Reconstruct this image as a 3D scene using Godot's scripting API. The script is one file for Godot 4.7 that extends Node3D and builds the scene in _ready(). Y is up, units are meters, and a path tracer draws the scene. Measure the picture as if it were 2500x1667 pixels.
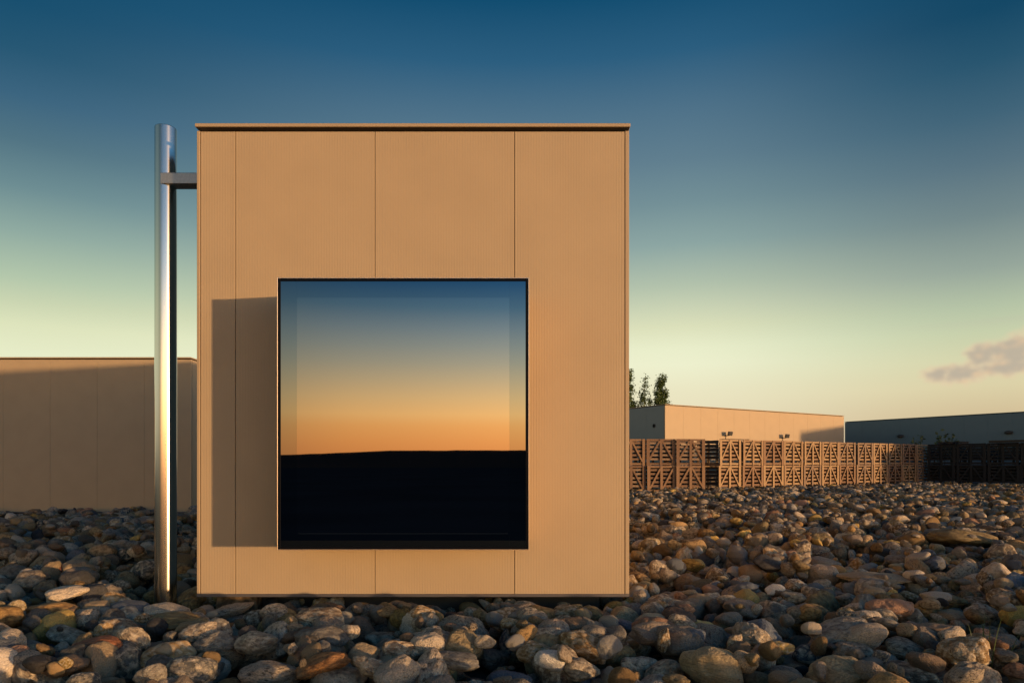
extends Node3D
# Sunset at a cobble field: a clad box building with a protruding window, a steel pole, neighbouring halls and stacked crates.

const SUN_TURN := 54.0     # degrees to the right of straight behind the camera
const SUN_HIGH := 2.4
const FOCAL := 1.0         # image height = 1 at distance 1

var rng := RandomNumberGenerator.new()
var M := {}
var boxes := {}
var H := PackedFloat32Array()
const CELL := 0.03
const GX0 := -14.0
const GZ0 := -31.0
const GNX := 1340
const GNZ := 1134

func _ready() -> void:
	rng.seed = 4711
	setup_camera()
	setup_sky()
	make_materials()
	setting()
	main_building()
	steel_pole()
	neighbour_buildings()
	trees()
	crates()
	stones()
	small_things()

func setup_camera() -> void:
	var cam := Camera3D.new()
	cam.name = "camera"
	cam.position = Vector3(0, 1.0, 0)
	cam.projection = Camera3D.PROJECTION_FRUSTUM
	cam.near = 0.1
	cam.far = 4000.0
	cam.size = 0.1 * FOCAL
	cam.frustum_offset = Vector2(0, 0.1 * 0.1824)
	add_child(cam)
	cam.current = true

func sun_vector() -> Vector3:
	var t := deg_to_rad(SUN_TURN)
	var e := deg_to_rad(SUN_HIGH)
	return Vector3(sin(t) * cos(e), sin(e), cos(t) * cos(e))

func srgb(r: float, g: float, b: float) -> Vector3:
	var c := Color(r / 255.0, g / 255.0, b / 255.0).srgb_to_linear()
	return Vector3(c.r, c.g, c.b)

func ramp(table: Array, e: float) -> Vector3:
	if e <= table[0][0]:
		return table[0][1]
	for i in range(1, table.size()):
		if e <= table[i][0]:
			var t: float = (e - table[i - 1][0]) / (table[i][0] - table[i - 1][0])
			return (table[i - 1][1] as Vector3).lerp(table[i][1], t)
	return table[table.size() - 1][1]

func setup_sky() -> void:
	# sky colours by height, read off the photograph: away from the sun, to the right of the frame, and on the sunset side (as the window mirrors it)
	var high := [[40.0, srgb(16, 66, 98)], [60.0, srgb(12, 54, 86)], [90.0, srgb(10, 48, 80)]]
	var away := [[0.0, srgb(222, 212, 178)], [4.0, srgb(228, 226, 190)], [7.6, srgb(231, 236, 200)], [9.6, srgb(221, 227, 188)], [11.1, srgb(201, 212, 177)], [12.7, srgb(178, 198, 171)],
		[15.6, srgb(143, 170, 161)], [18.4, srgb(108, 140, 146)], [21.2, srgb(80, 115, 131)], [23.8, srgb(58, 100, 127)], [26.4, srgb(36, 86, 115)], [29.0, srgb(22, 78, 110)], [34.0, srgb(14, 72, 105)]] + high
	var middle := [[0.0, srgb(226, 206, 170)], [3.5, srgb(232, 220, 185)], [6.2, srgb(235, 230, 195)], [8.2, srgb(238, 240, 206)], [9.5, srgb(234, 238, 203)], [11.2, srgb(220, 224, 187)], [14.4, srgb(179, 194, 172)],
		[17.5, srgb(141, 166, 163)], [20.5, srgb(116, 144, 151)], [23.5, srgb(97, 127, 143)], [26.9, srgb(79, 114, 137)], [30.6, srgb(44, 94, 127)], [34.3, srgb(18, 77, 112)]] + high
	var right := [[0.0, srgb(196, 172, 135)], [3.8, srgb(212, 193, 154)], [5.6, srgb(220, 209, 168)], [7.4, srgb(214, 213, 173)], [9.3, srgb(198, 207, 171)], [10.9, srgb(181, 195, 166)],
		[13.4, srgb(150, 166, 155)], [16.8, srgb(115, 136, 139)], [20.0, srgb(89, 116, 130)], [23.0, srgb(64, 100, 121)], [26.0, srgb(40, 85, 111)], [28.8, srgb(21, 72, 102)], [34.0, srgb(14, 68, 100)]] + high
	var sunset := [[0.0, Vector3(2.4, 0.8, 0.2)], [1.4, Vector3(2.75, 0.98, 0.25)], [2.1, Vector3(2.9, 1.1, 0.28)], [3.3, Vector3(3.05, 1.32, 0.36)], [4.3, Vector3(3.1, 1.62, 0.53)], [5.7, Vector3(2.55, 1.56, 0.64)],
		[7.1, Vector3(1.92, 1.38, 0.72)], [8.5, Vector3(1.36, 1.17, 0.78)], [9.9, Vector3(0.95, 0.97, 0.8)], [11.3, Vector3(0.62, 0.76, 0.77)], [13.0, Vector3(0.26, 0.49, 0.65)], [15.0, Vector3(0.08, 0.28, 0.54)],
		[20.0, Vector3(0.06, 0.17, 0.33)], [30.0, Vector3(0.02, 0.09, 0.19)], [40.0, srgb(18, 70, 104)], [60.0, srgb(12, 54, 86)], [90.0, srgb(10, 48, 80)]]
	for i in sunset.size() - 3:
		sunset[i][1] *= 1.42 if i < 12 else 1.2
	var w := 2048
	var h := 1024
	var px := PackedFloat32Array()
	px.resize(w * h * 3)
	var sun_az := 180.0 - SUN_TURN
	# share of the three tables for each column
	var share := []
	var around := []
	for x in w:
		var az := (x + 0.5) / w * 360.0
		var d := absf(fposmod(az - sun_az + 180.0, 360.0) - 180.0)
		var s := Vector3.ZERO
		var k := 0.84 + 0.55 * (1.0 - smoothstep(42.0, 78.0, d)) + 0.3 * (1.0 - smoothstep(5.0, 45.0, d))
		var t := smoothstep(66.0, 90.0, d)
		s = Vector3(k * (1.0 - t), t, 0)
		share.append(s)
		around.append(d)
	var cn := FastNoiseLite.new()
	cn.seed = 5
	cn.frequency = 0.55
	cn.fractal_octaves = 5
	var veil := FastNoiseLite.new()
	veil.seed = 9
	veil.frequency = 0.02
	veil.fractal_octaves = 4
	for y in h:
		var e := 90.0 - (y + 0.5) / h * 180.0
		var a := ramp(sunset, e)
		var b := ramp(right, e)
		var m := ramp(middle, e)
		var c := ramp(away, e)
		for x in w:
			var s: Vector3 = share[x]
			var d0: float = around[x]
			var col := Vector3(0.12, 0.1, 0.08)
			if e > 0.0:
				if d0 < 90.0:
					col = a * s.x + b * s.y
				else:
					col = b.lerp(m, smoothstep(90.0, 113.0, d0)).lerp(c, smoothstep(132.0, 166.0, d0))
			if x > 140 and x < 260 and e > 4.0 and e < 13.0:
				var az := (x + 0.5) / w * 360.0
				var d := cloud_density(cn, az, e)
				if d > 0.0:
					# lit by the low sun on the upper right, grey in its thick middle
					var thick := clampf(d * 1.1 - 0.45, 0.0, 1.0)
					var puff: Vector3 = srgb(228, 205, 170).lerp(srgb(163, 158, 150), thick)
					var warm := clampf(cn.get_noise_2d(az * 1.3 + 40.0, e * 2.6) * 1.6 + (az - 36.0) * 0.08, 0.0, 1.0)
					puff = puff.lerp(srgb(236, 200, 160), warm * 0.7)
					col = col.lerp(puff, clampf(d * 1.5, 0.0, 0.94))
			var i := (y * w + x) * 3
			px[i] = col.x
			px[i + 1] = col.y
			px[i + 2] = col.z
	var im := Image.create_from_data(w, h, false, Image.FORMAT_RGBF, px.to_byte_array())
	var pano := PanoramaSkyMaterial.new()
	pano.panorama = ImageTexture.create_from_image(im)
	var sky := Sky.new()
	sky.sky_material = pano
	var env := Environment.new()
	env.background_mode = Environment.BG_SKY
	env.sky = sky
	env.tonemap_mode = Environment.TONE_MAPPER_LINEAR
	env.tonemap_exposure = 1.0
	env.sdfgi_enabled = true
	env.ssao_enabled = true
	env.ssil_enabled = true
	var we := WorldEnvironment.new()
	we.name = "world_environment"
	we.environment = env
	add_child(we)
	var sun := DirectionalLight3D.new()
	sun.name = "sun"
	sun.light_color = Color(1.0, 0.59, 0.265).linear_to_srgb()
	sun.light_energy = 1.55
	sun.light_angular_distance = 1.0
	sun.shadow_enabled = true
	add_child(sun)
	sun.look_at_from_position(sun_vector() * 50.0, Vector3.ZERO)

func cloud_density(n: FastNoiseLite, az: float, e: float) -> float:
	# blobs: azimuth, elevation, half width, half height, weight
	var d := -9.0
	for k in [[36.3, 7.7, 2.3, 1.3, 1.0], [34.6, 7.6, 1.3, 1.0, 1.0], [38.6, 8.1, 2.6, 1.6, 1.0], [33.4, 6.4, 2.2, 0.8, 0.9], [32.0, 6.5, 1.2, 0.75, 0.9], [36.0, 6.7, 2.6, 0.8, 0.9], [42.5, 7.9, 3.0, 1.4, 0.8], [20.6, 7.6, 0.9, 0.2, 0.3], [16.2, 10.8, 0.35, 0.25, 0.3]]:
		var u: float = (az - k[0]) / k[2]
		var v: float = (e - k[1]) / k[3]
		d = maxf(d, k[4] * (1.0 - sqrt(u * u + v * v)))
	if d < -0.12:
		return 0.0
	d += 0.34 * n.get_noise_2d(az * 1.2, e * 2.0) + 0.22 * n.get_noise_2d(az * 3.1 + 9.0, e * 5.0)
	return clampf((d - 0.03) * 2.0, 0.0, 1.0)

# ---------------------------------------------------------------- materials

func mat(key: String, c: Vector3, rough := 0.8, metal := 0.0) -> StandardMaterial3D:
	var m := StandardMaterial3D.new()
	m.resource_name = key
	m.albedo_color = Color(c.x, c.y, c.z).linear_to_srgb()
	m.roughness = rough
	m.metallic = metal
	M[key] = m
	return m

func noise_tex(seed_: int, freq: float, stops: Array, size := 512, octaves := 5, type := FastNoiseLite.TYPE_SIMPLEX_SMOOTH, warp := 0.0) -> NoiseTexture2D:
	var n := FastNoiseLite.new()
	n.seed = seed_
	n.noise_type = type
	n.frequency = freq
	n.fractal_octaves = octaves
	if warp > 0.0:
		n.domain_warp_enabled = true
		n.domain_warp_amplitude = warp
		n.domain_warp_frequency = freq
	var t := NoiseTexture2D.new()
	t.width = size
	t.height = size
	t.seamless = true
	t.noise = n
	if stops.size():
		var g := Gradient.new()
		var o := PackedFloat32Array()
		var c := PackedColorArray()
		for s in stops:
			o.append(s[0])
			c.append(s[1])
		g.offsets = o
		g.colors = c
		t.color_ramp = g
	return t

func grey(v: float, a := 1.0) -> Color:
	return Color(v, v, v, a)

func tri_map(m: StandardMaterial3D, scale: float, world := false) -> void:
	m.uv1_triplanar = true
	m.uv1_world_triplanar = world
	m.uv1_scale = Vector3.ONE * scale
	m.uv2_triplanar = true
	m.uv2_world_triplanar = world

func make_materials() -> void:
	var faint := noise_tex(11, 0.01, [[0.0, grey(0.965)], [0.5, grey(0.985)], [1.0, grey(1.0)]], 512, 5)
	var fine := noise_tex(12, 0.08, [], 512, 4)
	var tan := mat("tan_cladding", Vector3(0.385, 0.292, 0.188), 0.6)
	tan.albedo_texture = faint
	tri_map(tan, 0.35, true)
	var trim := mat("tan_trim", Vector3(0.37, 0.28, 0.182), 0.55)
	trim.albedo_texture = faint
	tri_map(trim, 0.5, true)
	var slate := mat("shade_blue_cladding", Vector3(0.09, 0.155, 0.215), 0.5)  # tan walls out of the sun: shade painted in as a dark blue-grey
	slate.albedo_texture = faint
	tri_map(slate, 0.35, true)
	var shade_grey := mat("shade_grey_cladding", Vector3(0.20, 0.23, 0.25), 0.5)  # end wall out of the sun: shade painted into a cooler, darker colour
	shade_grey.albedo_texture = faint
	tri_map(shade_grey, 0.35, true)
	var bronze := mat("bronze_sheet", Vector3(0.28, 0.165, 0.065), 0.38, 0.95)
	mat("joint", Vector3(0.03, 0.025, 0.02), 0.9)
	mat("flashing", Vector3(0.13, 0.12, 0.13), 0.45, 0.5)
	mat("plinth", Vector3(0.06, 0.055, 0.05), 0.95)
	mat("membrane", Vector3(0.12, 0.12, 0.12), 0.9)
	var foot := mat("footing", Vector3(0.2, 0.13, 0.07), 0.9)
	foot.albedo_texture = noise_tex(14, 0.02, [[0.2, grey(0.55)], [0.8, grey(1.0)]], 256, 4)
	tri_map(foot, 3.0)
	mat("edge_metal", Vector3(0.62, 0.5, 0.4), 0.35, 0.9)
	mat("black_frame", Vector3(0.004, 0.005, 0.008), 0.3).metallic_specular = 0.15
	mat("glass_mirror", Vector3(0.16, 0.166, 0.174), 0.012, 1.0)
	mat("glass_border", Vector3(0.126, 0.142, 0.156), 0.012, 1.0)
	mat("spacer", Vector3(0.005, 0.009, 0.018), 0.7).metallic_specular = 0.1
	var steel := mat("brushed_steel", Vector3(0.62, 0.585, 0.53), 0.2, 1.0)
	steel.anisotropy_enabled = true
	steel.anisotropy = -0.18
	var galv := mat("grey_steel", Vector3(0.42, 0.43, 0.44), 0.4, 0.85)
	galv.albedo_texture = noise_tex(16, 0.03, [[0.0, grey(0.9)], [1.0, grey(1.0)]], 256, 4)
	tri_map(galv, 6.0)
	mat("lamp_body", Vector3(0.03, 0.03, 0.035), 0.5)
	mat("lamp_glass", Vector3(0.06, 0.06, 0.06), 0.15)
	var soil := mat("soil", Vector3(0.045, 0.038, 0.03), 0.95)
	soil.albedo_texture = noise_tex(17, 0.03, [[0.2, grey(0.55)], [0.8, grey(1.0)]], 512, 5)
	tri_map(soil, 0.8, true)
	var field := mat("field", Vector3(0.05, 0.068, 0.095), 0.95)
	field.metallic_specular = 0.0
	field.albedo_texture = noise_tex(18, 0.01, [[0.2, grey(0.88)], [0.8, grey(1.0)]], 512, 5)
	tri_map(field, 0.02, true)
	mat("hill", Vector3(0.11, 0.085, 0.08), 0.95).metallic_specular = 0.0
	var leaf := mat("poplar_leaf", Vector3(0.045, 0.075, 0.02), 0.6)
	leaf.backlight_enabled = true
	leaf.backlight = Color(0.25, 0.32, 0.08)
	leaf.cull_mode = BaseMaterial3D.CULL_DISABLED
	var weed := mat("weed_leaf", Vector3(0.05, 0.08, 0.03), 0.6)
	weed.cull_mode = BaseMaterial3D.CULL_DISABLED
	mat("bark", Vector3(0.09, 0.07, 0.05), 0.9)
	var grass := mat("grass_blade", Vector3(0.05, 0.085, 0.02), 0.6)
	grass.cull_mode = BaseMaterial3D.CULL_DISABLED
	var straw := mat("straw", Vector3(0.32, 0.22, 0.11), 0.7)
	straw.cull_mode = BaseMaterial3D.CULL_DISABLED
	# weathered crate wood: long grain on boards, a few tones, the last blackened to imitate shade
	var grain := noise_tex(21, 0.02, [[0.1, grey(0.45)], [0.4, grey(0.8)], [0.55, grey(0.7)], [0.9, grey(1.0)]], 512, 5, FastNoiseLite.TYPE_SIMPLEX_SMOOTH, 20.0)
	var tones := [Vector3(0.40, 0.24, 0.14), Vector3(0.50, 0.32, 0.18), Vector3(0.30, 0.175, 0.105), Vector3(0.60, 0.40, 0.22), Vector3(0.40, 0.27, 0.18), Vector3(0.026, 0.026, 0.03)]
	for i in tones.size():
		var w := mat("crate_wood_%d" % i, tones[i], 0.85)
		w.albedo_texture = grain
		w.uv1_triplanar = true
		w.uv1_scale = Vector3(1.2, 7.0, 3.0)
	mat("old_and_shaded_board", Vector3(0.035, 0.03, 0.027), 0.9)  # loose boards; also paints shade onto crate backs, sides and floors

# ---------------------------------------------------------------- shapes

func facet(st: SurfaceTool, a: Vector3, b: Vector3, c: Vector3, out: Vector3) -> void:
	var n := (b - a).cross(c - a)
	if n.length_squared() < 1e-16:
		return
	n = n.normalized()
	if n.dot(out) < 0.0:
		n = -n
		var t := b
		b = c
		c = t
	for p in [a, c, b]:
		st.set_normal(n)
		st.add_vertex(p)

func quad(st: SurfaceTool, a: Vector3, b: Vector3, c: Vector3, d: Vector3, out: Vector3) -> void:
	facet(st, a, b, c, out)
	facet(st, a, c, d, out)

func put_box(st: SurfaceTool, s: Vector3, at: Transform3D, bevel := 0.0) -> void:
	var h := s * 0.5
	var b := minf(bevel, minf(h.x, minf(h.y, h.z)) * 0.6)
	var p := func(x: float, y: float, z: float) -> Vector3: return at * Vector3(x, y, z)
	var ctr := at.origin
	for ax in 3:
		for sg in [-1.0, 1.0]:
			var u := (ax + 1) % 3
			var v := (ax + 2) % 3
			var q := []
			for k in [[-1, -1], [1, -1], [1, 1], [-1, 1]]:
				var r := Vector3.ZERO
				r[ax] = sg * h[ax]
				r[u] = k[0] * (h[u] - b)
				r[v] = k[1] * (h[v] - b)
				q.append(at * r)
			quad(st, q[0], q[1], q[2], q[3], (q[0] + q[2]) * 0.5 - ctr)
	if b <= 0.0:
		return
	for ax in 3:
		var u := (ax + 1) % 3
		var v := (ax + 2) % 3
		for su in [-1.0, 1.0]:
			for sv in [-1.0, 1.0]:
				var q := []
				for k in [[-1.0, 0], [1.0, 0], [1.0, 1], [-1.0, 1]]:
					var r := Vector3.ZERO
					r[ax] = k[0] * (h[ax] - b)
					r[u] = su * (h[u] - (b if k[1] == 1 else 0.0))
					r[v] = sv * (h[v] - (0.0 if k[1] == 1 else b))
					q.append(at * r)
				var o := Vector3.ZERO
				o[u] = su
				o[v] = sv
				quad(st, q[0], q[1], q[2], q[3], at.basis * o)
	for sx in [-1.0, 1.0]:
		for sy in [-1.0, 1.0]:
			for sz in [-1.0, 1.0]:
				facet(st, p.call(sx * h.x, sy * (h.y - b), sz * (h.z - b)), p.call(sx * (h.x - b), sy * h.y, sz * (h.z - b)), p.call(sx * (h.x - b), sy * (h.y - b), sz * h.z), at.basis * Vector3(sx, sy, sz))

func box(s: Vector3, bevel := 0.0) -> ArrayMesh:
	var key := "%.4f %.4f %.4f %.4f" % [s.x, s.y, s.z, bevel]
	if not boxes.has(key):
		var st := SurfaceTool.new()
		st.begin(Mesh.PRIMITIVE_TRIANGLES)
		put_box(st, s, Transform3D.IDENTITY, bevel)
		boxes[key] = st.commit()
	return boxes[key]

func thing(called: String, label: String, category: String, at := Vector3.ZERO, turn := 0.0, group := "") -> Node3D:
	var o := Node3D.new()
	o.name = called
	add_child(o, true)
	o.position = at
	o.rotation.y = turn
	tag(o, label, category, group)
	return o

func tag(o: Node3D, label: String, category: String, group := "") -> void:
	o.set_meta("label", label)
	o.set_meta("category", category)
	if group:
		o.set_meta("group", group)

func part(parent: Node3D, called: String, mesh: Mesh, material: Material, at := Vector3.ZERO, turn := Vector3.ZERO) -> MeshInstance3D:
	var o := MeshInstance3D.new()
	o.name = called
	o.mesh = mesh
	o.material_override = material
	o.position = at
	o.rotation = turn
	parent.add_child(o, true)
	return o

func struct(called: String, mesh: Mesh, material: Material, at := Vector3.ZERO) -> MeshInstance3D:
	var o := part(self, called, mesh, material, at)
	o.set_meta("kind", "structure")
	return o

func new_st() -> SurfaceTool:
	var st := SurfaceTool.new()
	st.begin(Mesh.PRIMITIVE_TRIANGLES)
	return st

# ---------------------------------------------------------------- setting

func slope(x: float, z: float) -> float:
	return 0.0078 * maxf(0.0, -z - 6.0) * smoothstep(1.0, 4.0, x)

func setting() -> void:
	var p := PlaneMesh.new()
	p.size = Vector2(3600, 3600)
	struct("ground", p, M.field, Vector3(0, -0.24, 0))
	# the low ridge on the sunset side, partly seen in the window
	var n := FastNoiseLite.new()
	n.seed = 3
	n.frequency = 0.035
	n.fractal_octaves = 4
	var st := new_st()
	var rows := [[520.0, 0.0], [640.0, 0.45], [760.0, 0.85], [840.0, 1.0], [1100.0, 0.6], [1500.0, 0.0]]
	var pts := []
	var steps := 240
	for i in steps + 1:
		var az := 85.0 + 190.0 * i / steps
		var side := 180.0 - az      # to the right when positive
		var e := lerpf(0.95, 1.42, smoothstep(-20.0, -9.0, side)) + 0.6 * smoothstep(22.0, 44.0, side) + 0.10 * n.get_noise_1d(side * 2.0) + 0.03 * n.get_noise_1d(side * 21.0)  # unseen rise towards the sun, added to weaken its light low down
		var col := []
		for r in rows:
			var a := deg_to_rad(az)
			var hh: float = r[0] * tan(deg_to_rad(e)) * r[1] * (840.0 / r[0] if r[0] > 840.0 else 1.0)
			col.append(Vector3(sin(a) * r[0], hh - 0.3, -cos(a) * r[0]))
		pts.append(col)
	for i in steps:
		for k in rows.size() - 1:
			quad(st, pts[i][k], pts[i + 1][k], pts[i + 1][k + 1], pts[i][k + 1], Vector3.UP)
	struct("hills", st.commit(), M.hill)

# ---------------------------------------------------------------- buildings

func ribbed_panel(w: float, h: float) -> ArrayMesh:
	# a steel panel with fine upright ribs, its edges folded back; origin at the middle of its front plane
	var st := new_st()
	var pitch := 0.0115
	var deep := 0.0007
	var xs := []
	var x := -w * 0.5 + 0.012
	xs.append([-w * 0.5 + 0.002, 0.0])
	while x + pitch < w * 0.5 - 0.012:
		xs.append([x, 0.0])
		xs.append([x + 0.0018, -deep])
		xs.append([x + 0.0052, -deep])
		xs.append([x + 0.0070, 0.0])
		x += pitch
	xs.append([w * 0.5 - 0.002, 0.0])
	for i in xs.size() - 1:
		quad(st, Vector3(xs[i][0], -h / 2, xs[i][1]), Vector3(xs[i + 1][0], -h / 2, xs[i + 1][1]), Vector3(xs[i + 1][0], h / 2, xs[i + 1][1]), Vector3(xs[i][0], h / 2, xs[i][1]), Vector3(0, 0, 1))
	for s in [-1.0, 1.0]:
		var e: float = s * (w * 0.5 - 0.002)
		var f: float = s * w * 0.5
		quad(st, Vector3(e, -h / 2, 0), Vector3(e, h / 2, 0), Vector3(f, h / 2, -0.003), Vector3(f, -h / 2, -0.003), Vector3(s, 0, 1))
		quad(st, Vector3(f, -h / 2, -0.003), Vector3(f, h / 2, -0.003), Vector3(f, h / 2, -0.04), Vector3(f, -h / 2, -0.04), Vector3(s, 0, 0))
		quad(st, Vector3(-w / 2, s * h / 2, 0), Vector3(w / 2, s * h / 2, 0), Vector3(w / 2, s * h / 2, -0.04), Vector3(-w / 2, s * h / 2, -0.04), Vector3(0, s, 0))
	return st.commit()

# a hall clad in upright panels: local x along the front from 0 to wide, front at z = 0, body towards -z
func hall(o: Node3D, wide: float, deep: float, low: float, high: float, clad: Material, left: Material, front_ribbed := false, joints := []) -> void:
	var fine := 0.002 if front_ribbed else 0.0012
	var hgt := high - low
	var mid := (high + low) * 0.5
	part(o, "core", box(Vector3(wide - 0.1, hgt - 0.04, deep - 0.1)), M.joint, Vector3(wide / 2, mid - 0.01, -deep / 2))
	var gap := 0.004 if front_ribbed else 0.003
	var xs := joints.duplicate()
	if xs.is_empty():
		var x := 0.0
		while x < wide - 0.05:
			xs.append(x)
			x += 1.0
		xs.append(wide)
	var face_h := hgt - 0.05
	for i in xs.size() - 1:
		var w: float = xs[i + 1] - xs[i] - gap
		var cx: float = (xs[i + 1] + xs[i]) * 0.5
		if front_ribbed:
			part(o, "front_panel", ribbed_panel(w, face_h), clad, Vector3(cx, low + face_h / 2, 0))
		else:
			part(o, "front_panel", box(Vector3(w, face_h, 0.045), fine), clad, Vector3(cx, low + face_h / 2, -0.0225))
	var z := 0.06
	while z < deep - 0.3:
		var d := minf(1.0, deep - z) - gap
		for s in [0.0, 1.0]:
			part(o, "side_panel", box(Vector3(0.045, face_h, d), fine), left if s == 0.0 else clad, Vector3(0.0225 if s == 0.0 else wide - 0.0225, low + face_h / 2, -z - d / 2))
		z += 1.0
	part(o, "rear_wall", box(Vector3(wide - 0.12, face_h, 0.045), 0.003), clad, Vector3(wide / 2, low + face_h / 2, -deep + 0.0225))
	part(o, "roof", box(Vector3(wide - 0.1, 0.02, deep - 0.1)), M.membrane, Vector3(wide / 2, high - 0.05, -deep / 2))
	var t := 0.025
	var ov := 0.024
	var sv := 0.006
	var cap: Material = clad if clad != M.tan_cladding else M.tan_trim
	part(o, "coping", box(Vector3(wide + 2 * sv, t, 0.2), 0.003), cap, Vector3(wide / 2, high - t / 2, ov - 0.1))
	part(o, "coping", box(Vector3(wide + 2 * sv, t, 0.2), 0.003), cap, Vector3(wide / 2, high - t / 2, -deep - ov + 0.1))
	for s in [-sv + 0.1, wide + sv - 0.1]:
		part(o, "coping", box(Vector3(0.2, t, deep + 2 * ov - 0.404), 0.003), cap, Vector3(s, high - t / 2, -deep / 2))
	part(o, "base_flashing", box(Vector3(wide + 0.004, 0.022, 0.05), 0.002), M.flashing, Vector3(wide / 2, low - 0.0115, -0.021))
	for s in [0.02, wide - 0.02]:
		part(o, "base_flashing", box(Vector3(0.05, 0.022, deep - 0.06), 0.002), M.flashing, Vector3(s, low - 0.0115, -deep / 2 - 0.02))
	part(o, "plinth", box(Vector3(wide - 0.36, low + 0.3, deep - 0.5)), M.plinth, Vector3(wide / 2, (low - 0.3) / 2 - 0.012, -deep / 2))

func main_building() -> void:
	var x0 := -2.263
	var o := thing("panel_building", "small tan ribbed metal building with a protruding square mirrored window", "building", Vector3(x0, 0, -4.9))
	hall(o, 3.104, 10.0, 0.083, 3.449, M.tan_cladding, M.shade_blue_cladding, true, [0.024, 0.276, 1.278, 2.281, 3.074])  # left side gets the cladding with shade in its colour
	var hh := 3.449 - 0.083 - 0.045
	part(o, "corner_trim", box(Vector3(0.022, hh, 0.06), 0.002), M.tan_trim, Vector3(0.0105, 0.083 + hh / 2, -0.027))
	part(o, "corner_trim", box(Vector3(0.028, hh, 0.06), 0.002), M.tan_trim, Vector3(3.09, 0.083 + hh / 2, -0.027))
	part(o, "footing_block", box(Vector3(0.30, 0.16, 0.12), 0.008), M.footing, Vector3(0.24, -0.02, -0.16))
	# the window box
	var l := -1.533 - x0
	var r := 0.112 - x0
	var b := 0.453
	var t := 2.227
	var front := 0.455
	var cx := (l + r) / 2
	var cy := (b + t) / 2
	var win := Node3D.new()
	win.name = "window_box"
	win.position = Vector3(cx, cy, 0)
	o.add_child(win)
	var w := r - l
	var h := t - b
	for s in [-1.0, 1.0]:
		part(win, "side_board", box(Vector3(0.02, h - 0.006, front - 0.004), 0.002), M.bronze_sheet, Vector3(s * (w / 2 - 0.013), 0, front / 2 - 0.004))
		part(win, "end_board", box(Vector3(w - 0.05, 0.02, front - 0.004), 0.002), M.black_frame, Vector3(0, s * (h / 2 - 0.013), front / 2 - 0.004))
		part(win, "edge_trim", box(Vector3(0.004, h, 0.03), 0.001), M.edge_metal, Vector3(s * (w / 2 - 0.0028), 0, front - 0.015))
		part(win, "edge_trim", box(Vector3(w - 0.0104, 0.005, 0.03), 0.001), M.edge_metal, Vector3(0, s * (h / 2 - 0.0025), front - 0.015))
		part(win, "frame_bar", box(Vector3(0.018, h - 0.0104, 0.04), 0.002), M.black_frame, Vector3(s * (w / 2 - 0.0144), 0, front - 0.022))
		part(win, "frame_bar", box(Vector3(w - 0.0472, 0.018, 0.04), 0.002), M.black_frame, Vector3(0, s * (h / 2 - 0.0144), front - 0.022))
	var gw := w - 0.0472
	var gh := h - 0.0472
	var band := 0.105
	for s in [-1.0, 1.0]:
		part(win, "glass_border", box(Vector3(band, gh, 0.012)), M.glass_border, Vector3(s * (gw / 2 - band / 2), 0, front - 0.012))
		part(win, "glass_border", box(Vector3(gw - 2 * band - 0.0004, band if s > 0.0 else band * 0.75, 0.012)), M.glass_border, Vector3(0, s * (gh / 2 - (band if s > 0.0 else band * 0.75) / 2), front - 0.012))
	var ph := gh - band * 1.75 - 0.0004
	part(win, "pane", box(Vector3(gw - 2 * band - 0.0004, ph, 0.012)), M.glass_mirror, Vector3(0, -gh / 2 + band * 0.75 + 0.0002 + ph / 2, front - 0.012))
	part(win, "spacer_bar", box(Vector3(gw - 2 * band - 0.02, 0.004, 0.002)), M.spacer, Vector3(0, -gh / 2 + band * 0.75 + 0.004, front - 0.0048))

func steel_pole() -> void:
	var z := -5.18
	var x := -2.63
	var o := thing("steel_pole", "tall brushed steel tube beside the panel building, tied to it by a beam", "pole", Vector3(x, 0, z))
	var rad := 0.0775
	var st := new_st()
	var n := 96
	var low := -0.15
	var top := 3.56
	# outer wall, rounded rim, inner wall
	var prof := [[rad, low], [rad, top - 0.004], [rad - 0.0012, top - 0.001], [rad - 0.004, top], [rad - 0.006, top - 0.002], [rad - 0.006, top - 0.3]]
	for k in prof.size() - 1:
		for i in n:
			var q := []
			for c in [[i, k], [i + 1, k], [i + 1, k + 1], [i, k + 1]]:
				var a: float = TAU * c[0] / n
				q.append([Vector3(cos(a) * prof[c[1]][0], prof[c[1]][1], sin(a) * prof[c[1]][0]), a, prof[c[1]][1], c[0]])
			for ids in [[0, 1, 2], [0, 2, 3]]:
				for j in ids:
					var a2: float = q[j][1]
					var nn := Vector3(cos(a2), 0, sin(a2))
					if k == 4:
						nn = -nn
					elif k > 0:
						nn = (nn + Vector3.UP * k).normalized()
					st.set_normal(nn)
					st.set_uv(Vector2(float(q[j][3]) / n, q[j][2] / 3.7))
					st.add_vertex(q[j][0])
	part(o, "tube", st.commit(), M.brushed_steel)
	var plug := CylinderMesh.new()
	plug.top_radius = rad - 0.0065
	plug.bottom_radius = rad - 0.0065
	plug.height = 0.01
	plug.radial_segments = 48
	part(o, "inner_cap", plug, M.grey_steel, Vector3(0, top - 0.2, 0))
	var bw := -2.263 + 0.01 - x
	part(o, "tie_beam", box(Vector3(bw, 0.083, 0.11), 0.004), M.grey_steel, Vector3(bw / 2, 3.15, 0.028))

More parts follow.
